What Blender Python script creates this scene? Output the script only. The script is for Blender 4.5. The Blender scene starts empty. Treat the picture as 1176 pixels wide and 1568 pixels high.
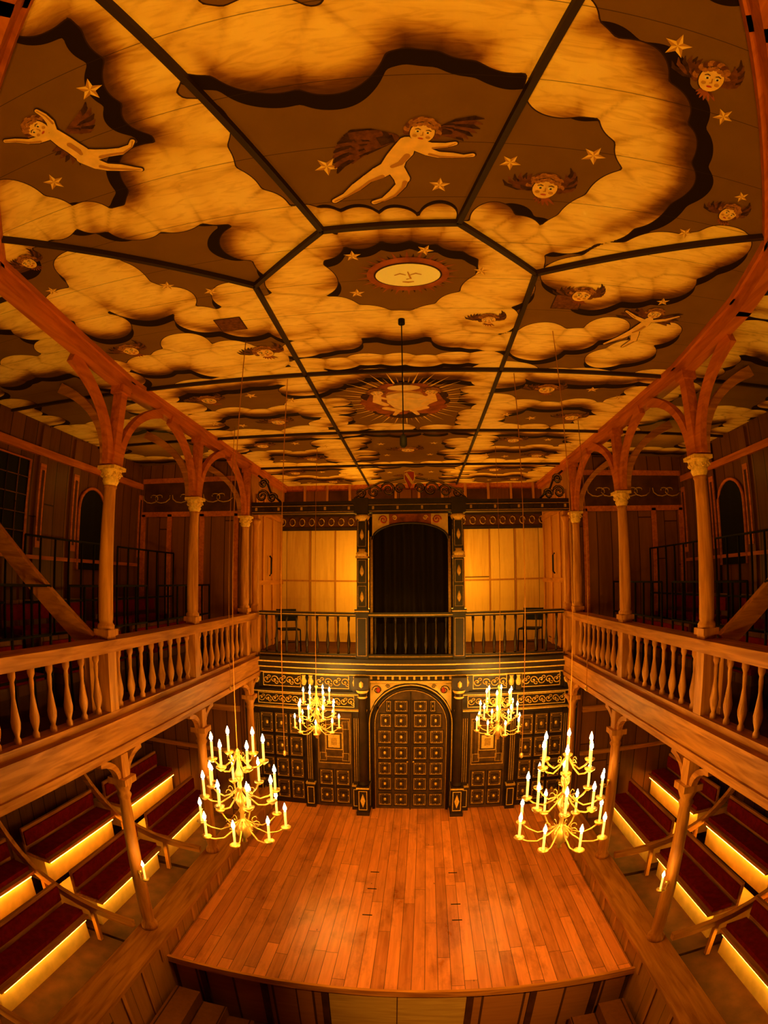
import bpy, math, random
import numpy as np
from mathutils import Vector, Matrix
random.seed(7); rng=np.random.RandomState(5)
scene=bpy.context.scene
try:
    scene.view_settings.view_transform='Standard'
    scene.view_settings.look='None'
except Exception as e: print(e)
pi=math.pi
# ------------------------------------------------------------------ materials
def newmat(name):
    m=bpy.data.materials.new(name); m.use_nodes=True
    nt=m.node_tree; nt.nodes.clear()
    out=nt.nodes.new('ShaderNodeOutputMaterial'); b=nt.nodes.new('ShaderNodeBsdfPrincipled')
    nt.links.new(b.outputs[0],out.inputs[0])
    return m,nt,b
def N(nt,t,**k):
    n=nt.nodes.new(t)
    for a,v in k.items(): setattr(n,a,v)
    return n
def mathn(nt,op,a,b=None,c=None):
    n=N(nt,'ShaderNodeMath',operation=op)
    for i,v in enumerate((a,b,c)):
        if v is None: continue
        if isinstance(v,(int,float)): n.inputs[i].default_value=v
        else: nt.links.new(v,n.inputs[i])
    return n.outputs[0]
def mixc(nt,f,a,b,blend='MIX'):
    n=N(nt,'ShaderNodeMix',data_type='RGBA',blend_type=blend)
    if isinstance(f,(int,float)): n.inputs[0].default_value=f
    else: nt.links.new(f,n.inputs[0])
    for i,v in ((6,a),(7,b)):
        if isinstance(v,tuple): n.inputs[i].default_value=(*v[:3],1)
        else: nt.links.new(v,n.inputs[i])
    return n.outputs[2]
def ramp(nt,f,stops,interp='LINEAR'):
    n=N(nt,'ShaderNodeValToRGB'); cr=n.color_ramp; cr.interpolation=interp
    while len(cr.elements)<len(stops): cr.elements.new(0.5)
    for e,(p,c) in zip(cr.elements,stops): e.position=p; e.color=(*c[:3],1)
    nt.links.new(f,n.inputs[0]); return n.outputs[0]
def plain(name,col,rough=.5,metal=0,noise=.0,nscale=8,emit=0,ecol=None,spec=.4):
    m,nt,b=newmat(name)
    b.inputs['Roughness'].default_value=rough; b.inputs['Metallic'].default_value=metal; b.inputs['Specular IOR Level'].default_value=spec
    if noise>0:
        tc=N(nt,'ShaderNodeTexCoord'); nz=N(nt,'ShaderNodeTexNoise'); nz.inputs['Scale'].default_value=nscale; nz.inputs['Detail'].default_value=4
        nt.links.new(tc.outputs['Object'],nz.inputs['Vector'])
        lo=tuple(c*(1-noise) for c in col); hi=tuple(min(1,c*(1+noise)) for c in col)
        nt.links.new(ramp(nt,nz.outputs[0],[(.3,lo),(.7,hi)]),b.inputs['Base Color'])
    else: b.inputs['Base Color'].default_value=(*col,1)
    if emit:
        b.inputs['Emission Color'].default_value=(*(ecol or col),1); b.inputs['Emission Strength'].default_value=emit
    return m
def plank(name,c1,c2,width=.16,across=0,along=1,rough=.45,gap=.03,length=2.6,grain=1.0,spec=.3,wear=0):
    m,nt,b=newmat(name)
    tc=N(nt,'ShaderNodeTexCoord'); sp=N(nt,'ShaderNodeSeparateXYZ'); nt.links.new(tc.outputs['Object'],sp.inputs[0])
    A=sp.outputs[across]; L=sp.outputs[along]
    u=mathn(nt,'DIVIDE',A,width); fl=mathn(nt,'FLOOR',u); fr=mathn(nt,'FRACT',u)
    wn=N(nt,'ShaderNodeTexWhiteNoise',noise_dimensions='1D'); nt.links.new(fl,wn.inputs['W'])
    l2=mathn(nt,'ADD',mathn(nt,'DIVIDE',L,length),mathn(nt,'MULTIPLY',wn.outputs['Value'],7.3))
    fl2=mathn(nt,'FLOOR',l2); fr2=mathn(nt,'FRACT',l2)
    wn2=N(nt,'ShaderNodeTexWhiteNoise',noise_dimensions='2D')
    cb=N(nt,'ShaderNodeCombineXYZ'); nt.links.new(fl,cb.inputs[0]); nt.links.new(fl2,cb.inputs[1]); nt.links.new(cb.outputs[0],wn2.inputs['Vector'])
    mp=N(nt,'ShaderNodeMapping'); sc=[14,14,14]; sc[along]=1.1
    mp.inputs['Scale'].default_value=sc; nt.links.new(tc.outputs['Object'],mp.inputs['Vector'])
    ad=N(nt,'ShaderNodeVectorMath',operation='ADD'); nt.links.new(mp.outputs[0],ad.inputs[0])
    cb2=N(nt,'ShaderNodeCombineXYZ'); nt.links.new(mathn(nt,'MULTIPLY',wn2.outputs['Value'],31.),cb2.inputs[2-along if along<2 else 0]); nt.links.new(cb2.outputs[0],ad.inputs[1])
    nz=N(nt,'ShaderNodeTexNoise'); nz.inputs['Scale'].default_value=1.3; nz.inputs['Detail'].default_value=6; nz.inputs['Distortion'].default_value=.6
    nt.links.new(ad.outputs[0],nz.inputs['Vector'])
    t=mathn(nt,'ADD',mathn(nt,'MULTIPLY',nz.outputs[0],.75*grain),mathn(nt,'MULTIPLY',wn2.outputs['Value'],.45))
    col=ramp(nt,t,[(.2,c2),(.85,c1)])
    e=mathn(nt,'MINIMUM',fr,mathn(nt,'SUBTRACT',1,fr))
    g=mathn(nt,'LESS_THAN',e,gap)
    e2=mathn(nt,'MINIMUM',fr2,mathn(nt,'SUBTRACT',1,fr2)); g2=mathn(nt,'LESS_THAN',e2,.0018)
    gg=mathn(nt,'MAXIMUM',g,g2)
    col=mixc(nt,mathn(nt,'MULTIPLY',gg,.85),col,(c2[0]*.12,c2[1]*.1,c2[2]*.1))
    if wear:
        mw=N(nt,'ShaderNodeMapping'); mw.inputs['Scale'].default_value=(2.2,1.1,1); nt.links.new(tc.outputs['Object'],mw.inputs['Vector'])
        nw=N(nt,'ShaderNodeTexNoise'); nw.inputs['Scale'].default_value=1.2; nw.inputs['Detail'].default_value=7; nw.inputs['Roughness'].default_value=.65; nt.links.new(mw.outputs[0],nw.inputs['Vector'])
        col=mixc(nt,wear,col,mixc(nt,1.0,col,ramp(nt,nw.outputs[0],[(.36,(.45,.35,.3)),(.50,(1,1,1)),(.66,(1.0,.88,.75))]),'MULTIPLY'))
        vk=N(nt,'ShaderNodeTexVoronoi'); vk.inputs['Scale'].default_value=3.0; mk=N(nt,'ShaderNodeMapping'); mk.inputs['Scale'].default_value=(1,.45,1); nt.links.new(tc.outputs['Object'],mk.inputs['Vector']); nt.links.new(mk.outputs[0],vk.inputs['Vector'])
        kn=mathn(nt,'LESS_THAN',vk.outputs['Distance'],.03)
        col=mixc(nt,mathn(nt,'MULTIPLY',kn,.7),col,(.06,.018,.004))
        nt.links.new(ramp(nt,nw.outputs[0],[(.3,(.26,)*3),(.7,(.42,)*3)]),b.inputs['Roughness'])
    else: b.inputs['Roughness'].default_value=rough
    nt.links.new(col,b.inputs['Base Color'])
    b.inputs['Specular IOR Level'].default_value=spec
    bm=N(nt,'ShaderNodeBump'); bm.inputs['Strength'].default_value=.25; bm.inputs['Distance'].default_value=.01
    nt.links.new(mathn(nt,'SUBTRACT',mathn(nt,'MULTIPLY',nz.outputs[0],.2),gg),bm.inputs['Height']); nt.links.new(bm.outputs[0],b.inputs['Normal'])
    return m
def wood(name,c1,c2,along=2,rough=.5,scale=1.0):
    m,nt,b=newmat(name)
    tc=N(nt,'ShaderNodeTexCoord'); mp=N(nt,'ShaderNodeMapping'); s=[10*scale]*3; s[along]=1.0*scale
    mp.inputs['Scale'].default_value=s; nt.links.new(tc.outputs['Object'],mp.inputs['Vector'])
    nz=N(nt,'ShaderNodeTexNoise'); nz.inputs['Scale'].default_value=1.5; nz.inputs['Detail'].default_value=5; nz.inputs['Distortion'].default_value=.8
    nt.links.new(mp.outputs[0],nz.inputs['Vector'])
    nt.links.new(ramp(nt,nz.outputs[0],[(.3,c2),(.65,c1)]),b.inputs['Base Color']); b.inputs['Roughness'].default_value=rough; b.inputs['Specular IOR Level'].default_value=.18
    return m
OAK1=(.60,.245,.035); OAK2=(.30,.100,.012)
M={}
M['oakz']=wood('oak_vertical',OAK1,OAK2,2); M['oaky']=wood('oak_long',(.50,.19,.026),(.24,.075,.009),1); M['oakx']=wood('oak_cross',OAK1,OAK2,0)
M['red']=wood('painted_red_oak',(.55,.145,.018),(.34,.075,.009),1)
M['brown']=plank('brown_panel_boards',(.15,.050,.009),(.08,.023,.004),.3,1,2,length=6,spec=.15)
M['brownx']=plank('brown_panel_boards_x',(.22,.075,.013),(.12,.038,.006),.3,0,2,length=6,spec=.15)
M['cream']=plank('cream_boards',(.74,.45,.11),(.44,.22,.04),.62,0,2,length=9,gap=.012,rough=.6,grain=1.1,spec=.15)
M['creamy']=plank('warm_boards_y',(.46,.19,.035),(.28,.105,.016),.5,1,2,length=9,gap=.01,rough=.6,spec=.15)
M['stage']=plank('stage_boards',(.80,.275,.07),(.34,.095,.018),.155,0,1,gap=.026,length=2.3,wear=.6,spec=.45)
M['stagef']=plank('stage_front_boards',(.42,.165,.035),(.24,.08,.016),.5,0,0,length=5)
M['dark']=plain('dark_carved_wood',(.024,.010,.0035),.4,0,.4,6)
M['ebony']=plain('black_iron',(.006,.0045,.004),.7,spec=.15)
M['gold']=plain('gilding',(.85,.50,.10),.5,0,.25,30)
M['gold2']=plain('dull_gilding',(.50,.27,.05),.5,0,.3,30)
M['doorw']=plain('door_oak_dark',(.090,.040,.010),.45,0,.4,7)
M['brass']=plain('brass',(.80,.52,.15),.32,.75)
M['velvet']=plain('red_velvet',(.15,.003,.003),.9,0,.3,12,spec=.1)
M['curtain']=plain('black_curtain_cloth',(.016,.010,.006),.95,spec=.1)
M['wax']=plain('candle_wax',(.85,.70,.4),.5,emit=1.5,ecol=(1,.50,.08))  # wax emits a little itself, imitating the flame's glow in it
M['flame']=plain('candle_flame',(1,.7,.3),.5,emit=70,ecol=(1,.72,.25))
for k in ('flame','wax'):
    try: M[k].cycles.emission_sampling='NONE'
    except Exception: pass
M['led']=plain('warm_led_strip',(1,.7,.3),.5,emit=26,ecol=(1,.54,.04))
M['riser']=plain('pale_riser_wood',(.72,.45,.12),.6,0,.15,6)
M['pale']=wood('pale_board',(.62,.38,.08),(.45,.25,.05),0)
M['batten']=plain('ceiling_batten_paint',(.030,.013,.005),.6,spec=.2)
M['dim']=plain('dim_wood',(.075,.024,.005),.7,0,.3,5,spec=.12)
M['pcream']=plain('paint_cream',(.78,.50,.14),.6,0,.15,9)
M['pred']=plain('paint_red',(.45,.035,.012),.6)
M['skin']=plain('paint_skin',(.86,.52,.14),.8,0,.12,14,spec=.1)
M['skin2']=plain('paint_skin_shade',(.45,.20,.045),.8,spec=.1)
M['pline']=plain('paint_outline',(.040,.015,.005),.8,spec=.1)
M['hair']=plain('paint_hair',(.34,.13,.022),.8,0,.4,60,spec=.1)
M['wing']=plain('paint_wing',(.045,.016,.006),.8,0,.5,25,spec=.1)
M['wing2']=plain('paint_wing_light',(.13,.04,.010),.8,0,.4,30,spec=.1)
M['pgold']=plain('paint_gold',(.95,.58,.12),.7,0,.15,20,spec=.1)
M['pgold2']=plain('paint_gold_shade',(.50,.23,.035),.7,spec=.1)
M['white']=plain('paint_white',(.97,.92,.55),.7,spec=.1)
M['robe']=plain('paint_robe',(.28,.07,.015),.8,0,.4,9,spec=.1)
# ------------------------------------------------------------------ builder
class B:
    def __init__(s): s.v=[];s.f=[];s.m=[];s.s=[];s.mats=[]
    def mi(s,k):
        if k not in s.mats: s.mats.append(k)
        return s.mats.index(k)
    def face(s,idx,m,sm=False): s.f.append(idx); s.m.append(s.mi(m)); s.s.append(sm)
    def box(s,x0,x1,y0,y1,z0,z1,m):
        n=len(s.v); s.v+=[(x0,y0,z0),(x1,y0,z0),(x1,y1,z0),(x0,y1,z0),(x0,y0,z1),(x1,y0,z1),(x1,y1,z1),(x0,y1,z1)]
        for q in ((0,3,2,1),(4,5,6,7),(0,1,5,4),(1,2,6,5),(2,3,7,6),(3,0,4,7)): s.face([n+i for i in q],m)
    def bx(s,sx,xa,xb,*r):
        a,b=sorted((sx*xa,sx*xb)); s.box(a,b,*r)
    def beam(s,p,q,w,h,m,up=(0,0,1)):
        p=Vector(p);q=Vector(q);d=(q-p).normalized();u=Vector(up)
        if abs(d.dot(u))>.98:u=Vector((0,1,0))
        r=d.cross(u).normalized();u=r.cross(d)
        n=len(s.v)
        for c in (p,q):
            for a,b in ((-1,-1),(1,-1),(1,1),(-1,1)): s.v.append(tuple(c+r*a*w/2+u*b*h/2))
        for qd in ((0,1,2,3),(7,6,5,4),(0,4,5,1),(1,5,6,2),(2,6,7,3),(3,7,4,0)): s.face([n+i for i in qd],m)
    def sweep(s,pts,w,hs,m,side):
        pts=[Vector(p) for p in pts]; side=Vector(side).normalized(); n=len(s.v); K=len(pts)
        for i,p in enumerate(pts):
            t=(pts[min(i+1,K-1)]-pts[max(i-1,0)]).normalized(); nn=t.cross(side).normalized(); h=hs[i] if isinstance(hs,(list,tuple)) else hs
            for a,b in ((-1,-1),(1,-1),(1,1),(-1,1)): s.v.append(tuple(p+side*a*w/2+nn*b*h/2))
        for i in range(K-1):
            for j in range(4):
                k=(j+1)%4; s.face([n+i*4+j,n+i*4+k,n+(i+1)*4+k,n+(i+1)*4+j],m)
        s.face([n,n+1,n+2,n+3],m); e=n+(K-1)*4; s.face([e,e+1,e+2,e+3],m)
    def lathe(s,cx,cy,z0,prof,m,seg=12,ax=None):
        n=len(s.v)
        for r,z in prof:
            for i in range(seg):
                a=2*pi*i/seg; s.v.append((cx+r*math.cos(a),cy+r*math.sin(a),z0+z))
        for j in range(len(prof)-1):
            for i in range(seg):
                k=(i+1)%seg; s.face([n+j*seg+i,n+j*seg+k,n+(j+1)*seg+k,n+(j+1)*seg+i],m,True)
        s.face([n+i for i in range(seg)][::-1],m); e=n+(len(prof)-1)*seg; s.face([e+i for i in range(seg)],m)
    def tube(s,pts,r,m,seg=6):
        pts=[Vector(p) for p in pts]; n=len(s.v); K=len(pts)
        for i,p in enumerate(pts):
            d=(pts[min(i+1,K-1)]-pts[max(i-1,0)])
            d=d.normalized() if d.length>1e-9 else Vector((0,0,1))
            u=Vector((0,0,1)) if abs(d.z)<.9 else Vector((1,0,0))
            a=d.cross(u).normalized(); b=a.cross(d); rr=r[i] if isinstance(r,(list,tuple)) else r
            for j in range(seg):
                t=2*pi*j/seg; s.v.append(tuple(p+a*rr*math.cos(t)+b*rr*math.sin(t)))
        for i in range(K-1):
            for j in range(seg):
                k=(j+1)%seg; s.face([n+i*seg+j,n+i*seg+k,n+(i+1)*seg+k,n+(i+1)*seg+j],m,True)
        s.face([n+j for j in range(seg)][::-1],m); e=n+(K-1)*seg; s.face([e+j for j in range(seg)],m)
    def poly(s,pts,m):
        n=len(s.v); s.v+=[tuple(p) for p in pts]; s.face(list(range(n,n+len(pts))),m)
    def build(s,name,parent=None):
        me=bpy.data.meshes.new(name); me.from_pydata(s.v,[],s.f)
        for k in s.mats: me.materials.append(M[k])
        me.polygons.foreach_set('material_index',s.m); me.polygons.foreach_set('use_smooth',s.s); me.update()
        o=bpy.data.objects.new(name,me); scene.collection.objects.link(o)
        if parent: o.parent=parent
        return o
ZC=7.15; D=9.72; YB=11.95; XW=5.6
# ------------------------------------------------------------------ ceiling painting
circ=[]   # x,y,rx,aspect(y/x),shift x,shift y
def C(s,sh,grow=1.18,asp=1.0):
    for e in s.split(','):
        x,y,r=map(float,e.split()); circ.append((x/100-.06,y/100,r/100*grow,asp,*sh))
C("-62 104 16,-36 115 22,-8 124 19,-78 84 16,-92 66 16,14 106 16,36 96 22,58 104 20,78 116 17,92 104 14,20 90 16",(0,.10),1.34)
C("-29 252 11,-8 256 12,16 256 11,42 254 12",(0,-.03),1.05)
C("-97 84 14,-97 112 17,-101 138 14,-88 158 18,-96 182 20,-119 184 20,-128 214 22,-94 214 24,-72 236 18,-88 268 16,-62 255 16,-44 249 12,-158 222 16,-181 206 14,-224 168 20,-213 192 19,-240 190 20",(-.09,-.02),1.24)
C("104 124 19,117 136 22,132 130 18,103 148 15,150 154 20,166 178 20,176 204 20,164 226 24,150 250 22,134 268 18,78 255 12,97 268 13,114 282 11",(.12,.0),1.24)
C("151 318 22,180 304 28,206 284 28,235 278 28,252 259 24,180 345 22,210 330 20,147 425 22,183 431 22,207 405 20,252 453 26,262 405 23,235 318 20,150 455 24,125 440 20,232 470 22",(.03,.10),1.16)
C("-219 258 24,-217 285 32,-265 303 26,-205 318 30,-179 325 20,-263 347 24,-165 366 22,-130 378 26,-105 366 24,-203 412 24,-190 462 32,-140 462 28,-265 446 24,-270 214 20,-230 440 24,-120 335 18,-160 440 24",(-.03,.10),1.16)
C("-66 295 24,-62 324 26,-77 362 26,-48 382 29,-18 398 28,12 408 28,44 400 28,73 380 29,94 345 28,98 308 24,78 286 16,-40 280 16,-10 272 14,14 270 13,36 271 13,58 276 15,-85 400 24,92 398 26,-45 410 22",(0,.10),1.08)
for i in range(9):
    x=-1.7+i*.4
    if x<-.8 or x>1.1: circ.append((x,.32+.08*math.sin(i*1.7),.26,1,0,.06))
for i in range(7): circ.append((.35+i*.2,.55+.06*math.sin(i*2),.17,1,0,.05))
def ringclouds(x0,x1,y0,y1,r0=.26,r1=.42,sh=(0,.13),asp=.66):
    w=x1-x0;h=y1-y0; cx=(x0+x1)/2; cy=(y0+y1)/2
    per=2*(w+h); n=int(per/.48)
    for i in range(n):
        t=(i+rng.rand()*.5)/n*per
        if t<w: x,y=x0+t,y0
        elif t<w+h: x,y=x1,y0+t-w
        elif t<2*w+h: x,y=x1-(t-w-h),y1
        else: x,y=x0,y1-(t-2*w-h)
        k=rng.uniform(.05,.24); x+=(cx-x)*k; y+=(cy-y)*k*.8
        circ.append((x,y,rng.uniform(r0,r1),asp,*sh))
for (a,b) in ((5.06,7.41),(7.41,9.76),(9.76,12.1)):
    ringclouds(-3.2,-1.05,a,b); ringclouds(1.05,3.2,a,b); ringclouds(-1.05,1.05,a,b,r0=.20,r1=.28)
    for s in (-1,1):
        for k in range(4): circ.append((s*(1.6+k*.38),(a+b)/2+.10*math.sin(k*2.1)+rng.uniform(-.05,.05),.28,.6,0,.12))
for k in range(7): circ.append((-.95+.31*k,4.82+.05*math.sin(k*2),.22,.7,0,.09))
for k in range(3): circ.append((-.95+.2*k,4.45-.05*k,.23,.8,0,.09)); circ.append((.98-.2*k,4.45-.05*k,.23,.8,0,.09))
for s in (-1,1):
    for a in (-.8,1.6,4.0,6.4):
        ringclouds(min(s*3.3,s*5.6),max(s*3.3,s*5.6),a,a+2.4)
xs=np.linspace(-5.65,5.65,566); ys=np.linspace(-1.2,12.1,666)
X,Y=np.meshgrid(xs,ys)
Xw=X+.010*np.sin(Y*9+X*3)+.007*np.sin(X*17); Yw=Y+.010*np.sin(X*8-Y*4)
K=.012; CLP=-.16
E0=np.full(X.shape,1e-30);E1=E0.copy();E2=E0.copy(); m1=np.full(X.shape,-9.); m2=m1.copy()
for x,y,r,asp,sx,sy in circ:
    R_=r+.45
    i0,i1=np.searchsorted(xs,[x-R_,x+R_]); j0,j1=np.searchsorted(ys,[y-R_,y+R_])
    if i1<=i0 or j1<=j0: continue
    sl=(slice(j0,j1),slice(i0,i1)); a=Xw[sl]; b_=Yw[sl]
    def sd(px,py,g=1.0): return (r*g-np.hypot(a-px,(b_-py)/asp))*(.5+.5*asp)
    v=sd(x,y); E0[sl]+=np.exp(np.maximum(v,CLP)/K); m2[sl]=np.maximum(m2[sl],np.minimum(m1[sl],v)); m1[sl]=np.maximum(m1[sl],v)
    E1[sl]+=np.exp(np.maximum(sd(x+sx,y+sy,1.03),CLP)/K)
    E2[sl]+=np.exp(np.maximum(sd(x-sx*1.35,y-sy*1.35,1.02),CLP)/(K*1.6))
d0=K*np.log(E0); dkk=K*np.log(E1); dsh=K*1.6*np.log(E2); cr_=np.minimum(m1-m2,.5)
X=X.ravel();Y=Y.ravel()
nx,ny=len(xs),len(ys)
me=bpy.data.meshes.new('ceiling')
i=np.arange(nx*ny).reshape(ny,nx)
q=np.stack([i[:-1,:-1],i[1:,:-1],i[1:,1:],i[:-1,1:]],-1).reshape(-1,4)
me.vertices.add(nx*ny); me.loops.add(q.size); me.polygons.add(len(q))
me.vertices.foreach_set('co',np.stack([X,Y,np.full(X.shape,ZC)],-1).ravel())
me.loops.foreach_set('vertex_index',q.ravel()); me.polygons.foreach_set('loop_start',np.arange(0,q.size,4))
me.update(); me.validate()
for nm,a in (('cl',d0),('cr',cr_),('dk',dkk),('sh',dsh)):
    at=me.attributes.new(nm,'FLOAT','POINT'); at.data.foreach_set('value',a.ravel().astype(np.float32))
ceil=bpy.data.objects.new('ceiling',me); scene.collection.objects.link(ceil)
m,nt,b=newmat('painted_ceiling'); M['ceil']=m; me.materials.append(m)
def att(n):
    a=N(nt,'ShaderNodeAttribute'); a.attribute_name=n; return a.outputs['Fac']
tc=N(nt,'ShaderNodeTexCoord')
nz=N(nt,'ShaderNodeTexNoise'); nz.inputs['Scale'].default_value=4; nz.inputs['Detail'].default_value=5; nt.links.new(tc.outputs['Object'],nz.inputs['Vector'])
mp=N(nt,'ShaderNodeMapping'); mp.inputs['Scale'].default_value=(2.2,9,2); nt.links.new(tc.outputs['Object'],mp.inputs['Vector'])
nz2=N(nt,'ShaderNodeTexNoise'); nz2.inputs['Scale'].default_value=2; nz2.inputs['Detail'].default_value=5; nz2.inputs['Distortion'].default_value=1.6; nt.links.new(mp.outputs[0],nz2.inputs['Vector'])
sky=mixc(nt,nz.outputs[0],(.140,.062,.009),(.205,.100,.016))
jit=mathn(nt,'MULTIPLY',mathn(nt,'SUBTRACT',nz2.outputs[0],.5),.07)
cl=att('cl')
sh=mathn(nt,'ADD',att('sh'),jit)
cloud=ramp(nt,mathn(nt,'ADD',sh,.1),[(0.01,(.10,.036,.006)),(.06,(.24,.095,.016)),(.11,(.54,.28,.055)),(.17,(.84,.54,.13)),(.30,(.97,.68,.19))])
crs=ramp(nt,mathn(nt,'ADD',att('cr'),mathn(nt,'MULTIPLY',jit,.3)),[(0,(.48,.34,.20)),(.03,(.86,.80,.70)),(.07,(1,1,1))])
cloud=mixc(nt,mathn(nt,'MULTIPLY',ramp(nt,cl,[(.04,(1,1,1)),(.15,(0,0,0))]),.72),cloud,mixc(nt,1.0,cloud,crs,'MULTIPLY'))
streak=ramp(nt,nz2.outputs[0],[(.34,(.72,.60,.45)),(.52,(1,1,1))])
cloud=mixc(nt,.5,cloud,streak,'MULTIPLY')
dk=att('dk')
dark=mixc(nt,mathn(nt,'GREATER_THAN',dk,0.0),sky,(.015,.006,.002))
dark=mixc(nt,mathn(nt,'GREATER_THAN',cl,-.008),dark,(.032,.012,.004))
col=mixc(nt,mathn(nt,'GREATER_THAN',cl,0.0),dark,cloud)
sp=N(nt,'ShaderNodeSeparateXYZ'); nt.links.new(tc.outputs['Object'],sp.inputs[0])
fr=mathn(nt,'FRACT',mathn(nt,'DIVIDE',sp.outputs[1],.47)); ln=mathn(nt,'LESS_THAN',fr,.010)
col=mixc(nt,mathn(nt,'MULTIPLY',ln,.8),col,(.03,.014,.005))
nt.links.new(col,b.inputs['Base Color']); b.inputs['Roughness'].default_value=.75; b.inputs['Specular IOR Level'].default_value=.06
class Paint(B):
    def __init__(s): super().__init__(); s.lv=0; s.c=0
    def z(s):
        return ZC-.003-s.lv*.0032-(s.c%90)*.000033
    def poly(s,pts,m):
        s.c+=1; z=s.z(); super().poly([(p[0],p[1],z) for p in pts],m)
    def disc(s,x,y,rx,ry,m,n=18,rot=0):
        c,sn=math.cos(rot),math.sin(rot)
        s.poly([(x+rx*math.cos(t)*c-ry*math.sin(t)*sn,y+rx*math.cos(t)*sn+ry*math.sin(t)*c) for t in [2*pi*k/n for k in range(n)]],m)
    def limb(s,pts,m,grow=0):
        L=[];R=[];K_=len(pts)
        for k,(x,y,r) in enumerate(pts):
            a=pts[max(k-1,0)];c=pts[min(k+1,K_-1)]; dx,dy=c[0]-a[0],c[1]-a[1]; l=math.hypot(dx,dy) or 1
            nx_,ny_=-dy/l,dx/l; rr=r+grow; L.append((x+nx_*rr,y+ny_*rr)); R.append((x-nx_*rr,y-ny_*rr))
        for k in range(K_-1): s.poly([L[k],L[k+1],R[k+1],R[k]],m)
        for x,y,r in pts: s.disc(x,y,r+grow,r+grow,m,14)
    def star(s,x,y,R,rot=0):
        for k in range(5):
            a=rot-pi/2+2*pi*k/5
            for sg,mm in ((1,'pgold'),(-1,'pgold2')):
                s.poly([(x,y),(x+R*math.cos(a),y+R*math.sin(a)),(x+R*.42*math.cos(a+sg*pi/5),y+R*.42*math.sin(a+sg*pi/5))],mm)
    def wing(s,x,y,dx,dy,L,m='wing',m2='wing2',n=6,curl=.5,spread=1.0):
        a0=math.atan2(dy,dx)
        for lay,(ln_,mm) in enumerate(((1.0,m),(.72,m2),(.45,m))):
            s.lv+=.25
            for k in range(n):
                t=k/(n-1); a=a0+(t-.5)*spread; l=L*ln_*(1-.38*t)
                s.limb([(x,y,L*.07),(x+l*.5*math.cos(a),y+l*.5*math.sin(a),L*.085),(x+l*.85*math.cos(a+curl*.15),y+l*.85*math.sin(a+curl*.15),L*.06),(x+l*math.cos(a+curl*.3),y+l*math.sin(a+curl*.3),L*.015)],mm if k%2==0 or lay==1 else ('wing2' if mm=='wing' else mm))
        s.lv-=.75
    def head(s,x,y,R,tilt=0):
        def T(a,b_): c,sn=math.cos(tilt),math.sin(tilt); return x+(a*c-b_*sn)*R,y+(a*sn+b_*c)*R
        s.lv+=1.2
        for k in range(13):
            t=pi+pi*k/12; t=t-.25+.5*(k/12.)
            px,py=T(.95*math.cos(t),1.0*math.sin(t)); s.disc(px,py,R*.27,R*.27,'hair' if k%2 else 'wing2',10)
        px,py=T(0,-.35); s.disc(px,py,R*.92,R*.82,'hair')
        s.lv+=1; px,py=T(0,.08); s.disc(px,py,R*.82,R*.95,'pline',20,tilt)
        s.lv+=1; s.disc(px,py,R*.77,R*.90,'skin',20,tilt)
        for k in range(5): a_,b_=T((k-2)*.30,-.72+.06*abs(k-2)*2); s.disc(a_,b_,R*.2,R*.17,'hair',10)
        s.lv+=1
        for sg in (-1,1):
            px,py=T(sg*.32,-.02); s.disc(px,py,R*.15,R*.09,'white',10,tilt)
            px,py=T(sg*.42,.38); s.disc(px,py,R*.16,R*.13,'pgold2',10,tilt)
            s.limb([(*T(sg*.18,-.2),R*.03),(*T(sg*.34,-.26),R*.04),(*T(sg*.5,-.18),R*.03)],'pline')
        px,py=T(0,.58); s.disc(px,py,R*.19,R*.075,'pred',10,tilt)
        s.limb([(*T(.03,0),R*.03),(*T(.06,.28),R*.05),(*T(-.04,.32),R*.04)],'skin2')
        s.lv+=1
        for sg in (-1,1): px,py=T(sg*.32,-.02); s.disc(px,py,R*.08,R*.08,'pline',8)
        s.lv-=5.2
    def body(s,limbs):
        s.lv+=1.2
        for l in limbs: s.limb(l,'pline',.008)
        s.lv+=1
        for l in limbs: s.limb(l,'skin')
        s.lv+=1
        for l in limbs:
            if len(l)>2: s.limb([(a+.35*r,b_+.6*r,r*.30) for a,b_,r in l[1:-1]]+[(l[-1][0],l[-1][1],l[-1][2]*.2)],'skin2')
        s.lv-=3.2
    def cherubhead(s,x,y,R,tilt=0):
        s.wing(x-.6*R,y+.2*R,-1,-.45,R*2.1,curl=1.2); s.wing(x+.6*R,y+.2*R,1,-.45,R*2.1,curl=-1.2)
        s.lv+=.8; s.wing(x,y+.7*R,0,1,R*1.2,'robe','wing2',6,0,1.6); s.lv-=.8
        s.head(x,y,R,tilt)
P=Paint()
for e in "-126 110 7,-185 163 7,-21 203 7,43 224 6,83 203 6,130 191 7,152 105 7,194 141 6,-18 295 6,34 292 6,-21 347 6,77 319 6,-170 303 6,-138 322 6,-270 272 6,217 249 6,239 200 5,242 345 6".split(','):
    x,y,r=map(float,e.split()); P.star(x/100-.06,y/100,r/100*1.1,random.random())
for e in "107 222 11,176 118 10,238 218 9,91 394 9,165 346 11,-260 227 9,-265 401 12,-128 443 12".split(','):
    x,y,r=map(float,e.split()); P.cherubhead(x/100-.06,y/100,r/100*.92,random.uniform(-.3,.3))
P.wing(.12,1.84,-1,.06,.42,n=9,spread=.8,curl=-.6); P.wing(.34,1.80,1,-.15,.27,n=7,spread=.8,curl=.6)
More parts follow.
